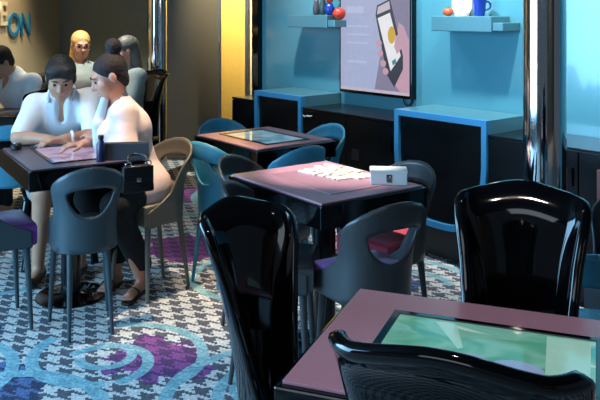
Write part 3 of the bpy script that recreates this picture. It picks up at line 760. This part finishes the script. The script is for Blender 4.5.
def man():
    base = (-1.45, 4.62, 0)
    hipc = np.array((-1.475, 4.70, .555)); R_ = np.array((-.96, -.27, 0)); chest = np.array((-1.40, 4.56, .86)); nb = np.array((-1.375, 4.505, 1.015))
    sr, sl = np.array((-1.515, 4.475, .95)), np.array((-1.235, 4.555, .975))
    er, el_ = np.array((-1.555, 4.32, .795)), np.array((-1.165, 4.39, .795)); wr_, wl_ = np.array((-1.365, 4.265, .79)), np.array((-1.285, 4.275, .795))
    hc = np.array((-1.345, 4.39, 1.118)); fr = head_frame((.22, -.86, -.42))
    HP, w_ = head_prims(hc, fr, .98)
    hr, hl = hipc+R_*.09, hipc-R_*.09; kr, kl = np.array((-1.42, 4.30, .50)), np.array((-1.22, 4.36, .50)); ar, al = np.array((-1.455, 4.33, .085)), np.array((-1.25, 4.42, .085))
    torso = lambda d: [cap(hr, hl, .105+d, None, .05), cap(hipc, chest, .115+d, .125+d, .06), cap(chest-R_*.05, chest+R_*.05, .115+d, None, .06), cap(sr, sl, .058+d, None, .05), cap(chest, nb, .11+d, .06+d, .05)]
    body = torso(-.012)+arm(sr, er, wr_)+arm(sl, el_, wl_)+[cap(nb, w_(0, -.02, -.06), .055, .052, .03)]+HP
    body += hand(wr_, (.9, .12, -.05), (.1, .1, -1), 1, .7, 1)+hand(wl_, (-.75, -.45, -.03), (.1, .1, -1), 1, .6, -1)
    for h_, k_, a_ in ((hr, kr, ar), (hl, kl, al)):
        body += [cap(h_, k_, .082, .058, .04), cap(k_, a_, .056, .034, .03), cap(a_+(0, .02, -.045), a_+(.01, -.13, -.055), .034, .028, .03)]
    o = mesh_person('man in a white short sleeved shirt leaning on the plum table', base, body, .007, 'skin')
    sh = torso(.004)+[cap(sr, sr+(er-sr)*.85, .068, .058, .04), cap(sl, sl+(el_-sl)*.85, .068, .058, .04)]
    sh += [dict(cap(w_(0, .04, -.13), w_(0, .07, -.24), .05, .022, .01), op='cut')]
    part('shirt', sh, .009, 'white_cloth', o)
    part('collar', [cap(nb+(-.065, -.02, .02), nb+(-.055, -.075, -.03), .012, .014, .01), cap(nb+(.07, -.01, .025), nb+(.07, -.07, -.03), .012, .014, .01), cap(nb+(-.06, .01, .03), nb+(.055, .045, .035), .014, .014, .02)], .008, 'white_cloth', o)
    part('shorts', [cap(hr, hl, .112, None, .04), cap(hr, hr+(kr-hr)*.9, .098, .085, .03), cap(hl, hl+(kl-hl)*.9, .098, .085, .03)], .01, 'stone_cloth', o)
    for a_ in (ar, al): part('shoe', [cap(a_+(0, .03, -.05), a_+(.01, -.14, -.058), .038, .03, .02), keep(a_+(0, 0, -.082), (0, 0, -1))], .008, 'shoe', o)
    hair = [ell(w_(0, -.02, .040), np.array((.085, .100, .090))*.98, fr, .01), ell(w_(-.02, .06, .082), (.065, .045, .034), fr, .03), ell(w_(.035, .055, .08), (.045, .04, .03), fr, .03), ell(w_(0, -.06, -.02), (.07, .05, .06), fr, .02), keep(w_(0, .070, .025), fr[1]-.6*fr[2], .01)]
    hair += [ell(w_(.025, .078, .072), (.032, .022, .026), fr, .012), ell(w_(-.03, .076, .068), (.03, .022, .03), fr, .012), ell(w_(-.052, .06, .05), (.022, .022, .03), fr, .012), ell(w_(.055, .058, .058), (.02, .022, .026), fr, .012)]
    hair += [ell(w_(q*.072, .018, .004), (.010, .018, .034), fr, .01) for q in (-1, 1)]
    part('hair', hair, .006, 'hair_black', o)
    face_bits(o, w_, .98)
    obj('wristband', tube([Vector(wl_+np.array((.03, .02, 0))+np.array((.012*math.cos(a), -.022*math.cos(a), .033*math.sin(a)))*1.05)-Vector(base) for a in np.linspace(0, 2*PI, 17)], .008, 8), 'white', o, smooth=True)
man()

def woman():
    base = (-.80, 4.2, 0)
    hipc = np.array((-.85, 4.215, .56)); R_ = np.array((-.62, .78, 0)); chest = np.array((-.935, 4.18, .87)); nb = np.array((-.975, 4.165, 1.03))
    sl, sr = np.array((-.915, 4.05, .965)), np.array((-1.0, 4.32, .965))
    el_, er = np.array((-.885, 3.985, .80)), np.array((-1.02, 4.27, .80)); wl_, wr_ = np.array((-1.045, 4.11, .82)), np.array((-1.13, 4.10, .80))
    hc = np.array((-1.01, 4.13, 1.15)); fr = head_frame((-.84, -.34, -.40))
    HP, w_ = head_prims(hc, fr, .95)
    hl, hr = hipc-R_*.08, hipc+R_*.08; kl, kr = np.array((-.925, 3.90, .52)), np.array((-1.10, 4.06, .52)); al, ar = np.array((-.845, 4.13, .10)), np.array((-1.0, 4.25, .10))
    torso = lambda d: [cap(hl, hr, .098+d, None, .05), cap(hipc, chest, .108+d, .102+d, .06), cap(chest-R_*.045, chest+R_*.045, .108+d, None, .06), cap(sr, sl, .052+d, None, .05), cap(chest, nb, .10+d, .052+d, .05),
                       cap(chest+np.array((-.07, -.09, -.02)), chest+np.array((-.10, -.01, -.02)), .055+d, None, .05)]
    body = torso(-.012)+arm(sl, el_, wl_, .92)+arm(sr, er, wr_, .92)+[cap(nb, w_(0, -.02, -.06), .048, .046, .03)]+HP
    body += hand(wl_, (-.75, .35, .25), (-.3, .3, -.9), .92, .9, -1)+hand(wr_, (-.7, -.4, -.05), (.1, .1, -1), .92, .6, 1)
    for h_, k_, a_ in ((hl, kl, al), (hr, kr, ar)):
        t_ = a_+(-.03, -.13, -.065)
        body += [cap(h_, k_, .085, .058, .04), cap(k_, a_, .055, .032, .03), cap(a_+(.005, .02, -.06), t_, .030, .024, .03)]
        body += [cap(t_+(q, .01, -.004), t_+(q-.006, -.028, -.008), .0105, .009, .004) for q in (-.022, -.008, .006, .018)]
    o = mesh_person('woman with a hair bun in a pale pink top, seated sideways at the plum table', base, body, .007, 'skin_rosy')
    sh = torso(.006)+[cap(sl, sl+(el_-sl)*1.0, .063, .056, .04), cap(el_, el_+(wl_-el_)*.35, .054, .048, .03), cap(sr, er, .063, .054, .04),
                      cap(hl, hl+(kl-hl)*.28, .108, .10, .04), cap(hr, hr+(kr-hr)*.28, .108, .10, .04), cap(hipc+np.array((.03, .03, -.05)), hipc, .12, .12, .05)]
    sh += [dict(cap(w_(0, .03, -.13), w_(0, .05, -.20), .05, .03, .01), op='cut'), keep((0, 0, .468), (0, 0, -1))]
    part('top', sh, .009, 'pink_cloth', o)
    part('scarf', [cap(nb+(-.055, -.05, .0), chest+(-.125, -.085, .03), .022, .03, .02), cap(chest+(-.125, -.085, .03), chest+(-.13, -.07, -.10), .03, .026, .02)], .008, 'white_cloth', o)
    tr = []
    for h_, k_, a_ in ((hl, kl, al), (hr, kr, ar)): tr += [cap(h_, k_, .095, .070, .03), cap(k_, a_+(0, 0, .06), .068, .060, .03)]
    part('trousers', tr+[keep((0, 0, .455), (0, 0, -1)) if False else keep((0, 0, .13), (0, 0, -1))], .009, 'black_cloth', o)
    for a_ in (al, ar):
        sd = part('sandal', [cap(a_+(.005, .03, -.087), a_+(-.035, -.155, -.092), .03, .034, .01), keep(a_+(0, 0, -.084), (0, 0, 1)), keep(a_+(0, 0, -.0985), (0, 0, -1))], .006, 'strap', o)
        q = a_+np.array((-.022, -.09, -.06))-np.array(base)
        obj('strap', tube([Vector(q)+Vector((.04*math.cos(a), 0, .038*math.sin(a)-.02)) for a in np.linspace(0, PI, 11)], .007, 8), 'strap', sd, smooth=True)
    hair = [ell(w_(0, -.022, .038), np.array((.078, .092, .084)), fr, .01), ell(w_(0, -.06, -.035), (.058, .036, .055), fr, .03), keep(w_(0, .052, .0), fr[1]-.55*fr[2], .01),
            ]
    part('hair', hair+[cap(w_(0, -.065, .10), w_(0, -.075, .12), .030, .034, .015), ell(w_(0, -.088, .142), (.046, .044, .046), fr, .012)], .006, 'hair_brown', o)
    face_bits(o, w_, .95, 'hair_brown')
woman()

def guest(label, base, hip, lean, fdir, headc, hdir, top, hairm, skin='skin', long=False, glasses=False, hands=None, inner=None):
    hipc = np.array(hip, float); f = nv(fdir+(0,)); R_ = np.array((f[1], -f[0], 0)); nb = hipc+np.array(lean); chest = hipc+(nb-hipc)*.68+f*.01
    sr, sl = nb+R_*.165+(0, 0, -.06), nb-R_*.165+(0, 0, -.06)
    er, el_ = sr+f*.12+R_*.05+(0, 0, -.24), sl+f*.12-R_*.05+(0, 0, -.24); wr_, wl_ = er+f*.20-R_*.10+(0, 0, .02), el_+f*.20+R_*.10+(0, 0, .02)
    hc = np.array(headc); fr = head_frame(hdir); HP, w_ = head_prims(hc, fr, 1.0)
    torso = lambda d: [cap(hipc-R_*.085, hipc+R_*.085, .105+d, None, .05), cap(hipc, chest, .115+d, .12+d, .06), cap(chest-R_*.05, chest+R_*.05, .108+d, None, .06), cap(sr, sl, .054+d, None, .05), cap(chest, nb, .10+d, .055+d, .05)]
    body = torso(-.012)+arm(sr, er, wr_)+arm(sl, el_, wl_)+[cap(nb, w_(0, -.02, -.06), .052, .05, .03)]+HP
    body += hand(wr_, f-R_*.4, (0, 0, -1), 1, .6, 1)+hand(wl_, f+R_*.4, (0, 0, -1), 1, .6, -1)
    legs = []
    for q in (-1, 1):
        h_ = hipc+R_*.085*q; k_ = h_+f*.40+(0, 0, -.04); a_ = np.array((k_[0], k_[1], .08))-f*.05
        body += [cap(h_, k_, .08, .056, .04), cap(k_, a_, .054, .034, .03), cap(a_+(0, 0, -.045), a_+f*.15+(0, 0, -.05), .032, .028, .03)]; legs += [cap(h_, k_, .092, .068, .03), cap(k_, a_+(0, 0, .01), .066, .05, .03)]
    o = mesh_person(label, base, body, .010, skin)
    part('top', torso(.006)+[cap(sr, er, .064, .052, .04), cap(sl, el_, .064, .052, .04)]+[dict(cap(w_(0, .04, -.13), w_(0, .06, -.2), .045, .02, .01), op='cut')], .011, top, o)
    if inner: part('blouse', [cap(chest+f*.115+(0, 0, .08), chest+f*.10+(0, 0, -.15), .05, .06, .03)], .011, inner, o)
    part('trousers', legs, .011, 'black_cloth', o)
    hair = [ell(w_(0, -.02, .038), (.084, .099, .088), fr, .01), ell(w_(0, -.065, -.02), (.07, .045, .06), fr, .02), keep(w_(0, .056, .02), fr[1]-.7*fr[2], .01)]
    if long: hair = hair[:2]+[keep(w_(0, .05, .02), fr[1]-.6*fr[2], .01), ell(w_(0, -.055, -.11), (.085, .055, .12), fr, .04)]
    part('hair', hair, .008, hairm, o); face_bits(o, w_, 1, 'hair_brown')
    if glasses:
        g = bmesh.new(); ob = Vector(base)
        for q in (-1, 1):
            tube([Vector(w_(q*.032+.024*math.cos(a), .104, .002+.017*math.sin(a)))-ob for a in np.linspace(0, 2*PI, 17)], .003, 6, bm=g)
            tube([Vector(w_(q*.056, .102, .006))-ob, Vector(w_(q*.08, .0, .004))-ob], .003, 6, bm=g)
        tube([Vector(w_(-.009, .106, .004))-ob, Vector(w_(.009, .106, .004))-ob], .003, 6, bm=g)
        obj('glasses', g, 'black_matt', o, smooth=True)
    return o
guest('person in white shirt hunched at a dark table, cut off by the left edge', (-2.20, 6.10, 0), (-2.13, 6.12, .56), (-.07, -.10, .45), (-.35, -.94), (-2.285, 5.93, 1.10), (-.5, -.7, -.5), 'white_cloth', 'hair_brown')
guest('blonde person with glasses in a grey top, seated behind the man', (-1.97, 7.0, 0), (-1.97, 7.0, .54), (.02, -.02, .49), (.3, -.95), (-1.955, 6.96, 1.19), (.45, -.85, -.2), 'grey_cloth', 'hair_blonde', 'skin', True, True)
guest('person with long greying hair in a grey cardigan, behind the woman in pink', (-1.42, 6.44, 0), (-1.41, 6.46, .54), (-.02, -.01, .48), (-.7, -.7), (-1.435, 6.42, 1.165), (-.85, -.4, -.2), 'grey_cloth', 'hair_grey', 'skin_rosy', True, False, None, 'white_cloth')
def plain_table(x, y, rz, la, lb, label, top):
    t = thing('cafe_table', label, 'table', (x, y, 0), rz)
    obj('table_top', box(-la/2, la/2, -lb/2, lb/2, .66, .745, .005), 'black_gloss', t); obj('surface', box(-la/2+.014, la/2-.014, -lb/2+.014, lb/2-.014, .745, .752, .002), top, t)
    obj('pedestal', lathe([(.05, .02), (.05, .66)], 24), 'black_panel', t, smooth='auto'); obj('base', lathe([(.18, 0), (.18, .012), (.05, .03)], 32), 'black_gloss', t, smooth='auto')
plain_table(-1.80, 6.42, .3, .60, .55, 'dark table behind the couple, in front of the blonde person', 'mauve')
plain_table(-2.32, 5.72, .2, .52, .45, 'dark table in front of the hunched person at the left edge', 'purple_grey')
black_chair('glossy black chair under the blonde person, far back', -1.965, 6.98, .3, -.95)
black_chair('glossy black chair under the person in the grey cardigan', -1.42, 6.45, -.7, -.7)
black_chair('glossy black chair under the hunched person at the left edge', -2.12, 6.12, -.35, -.94)
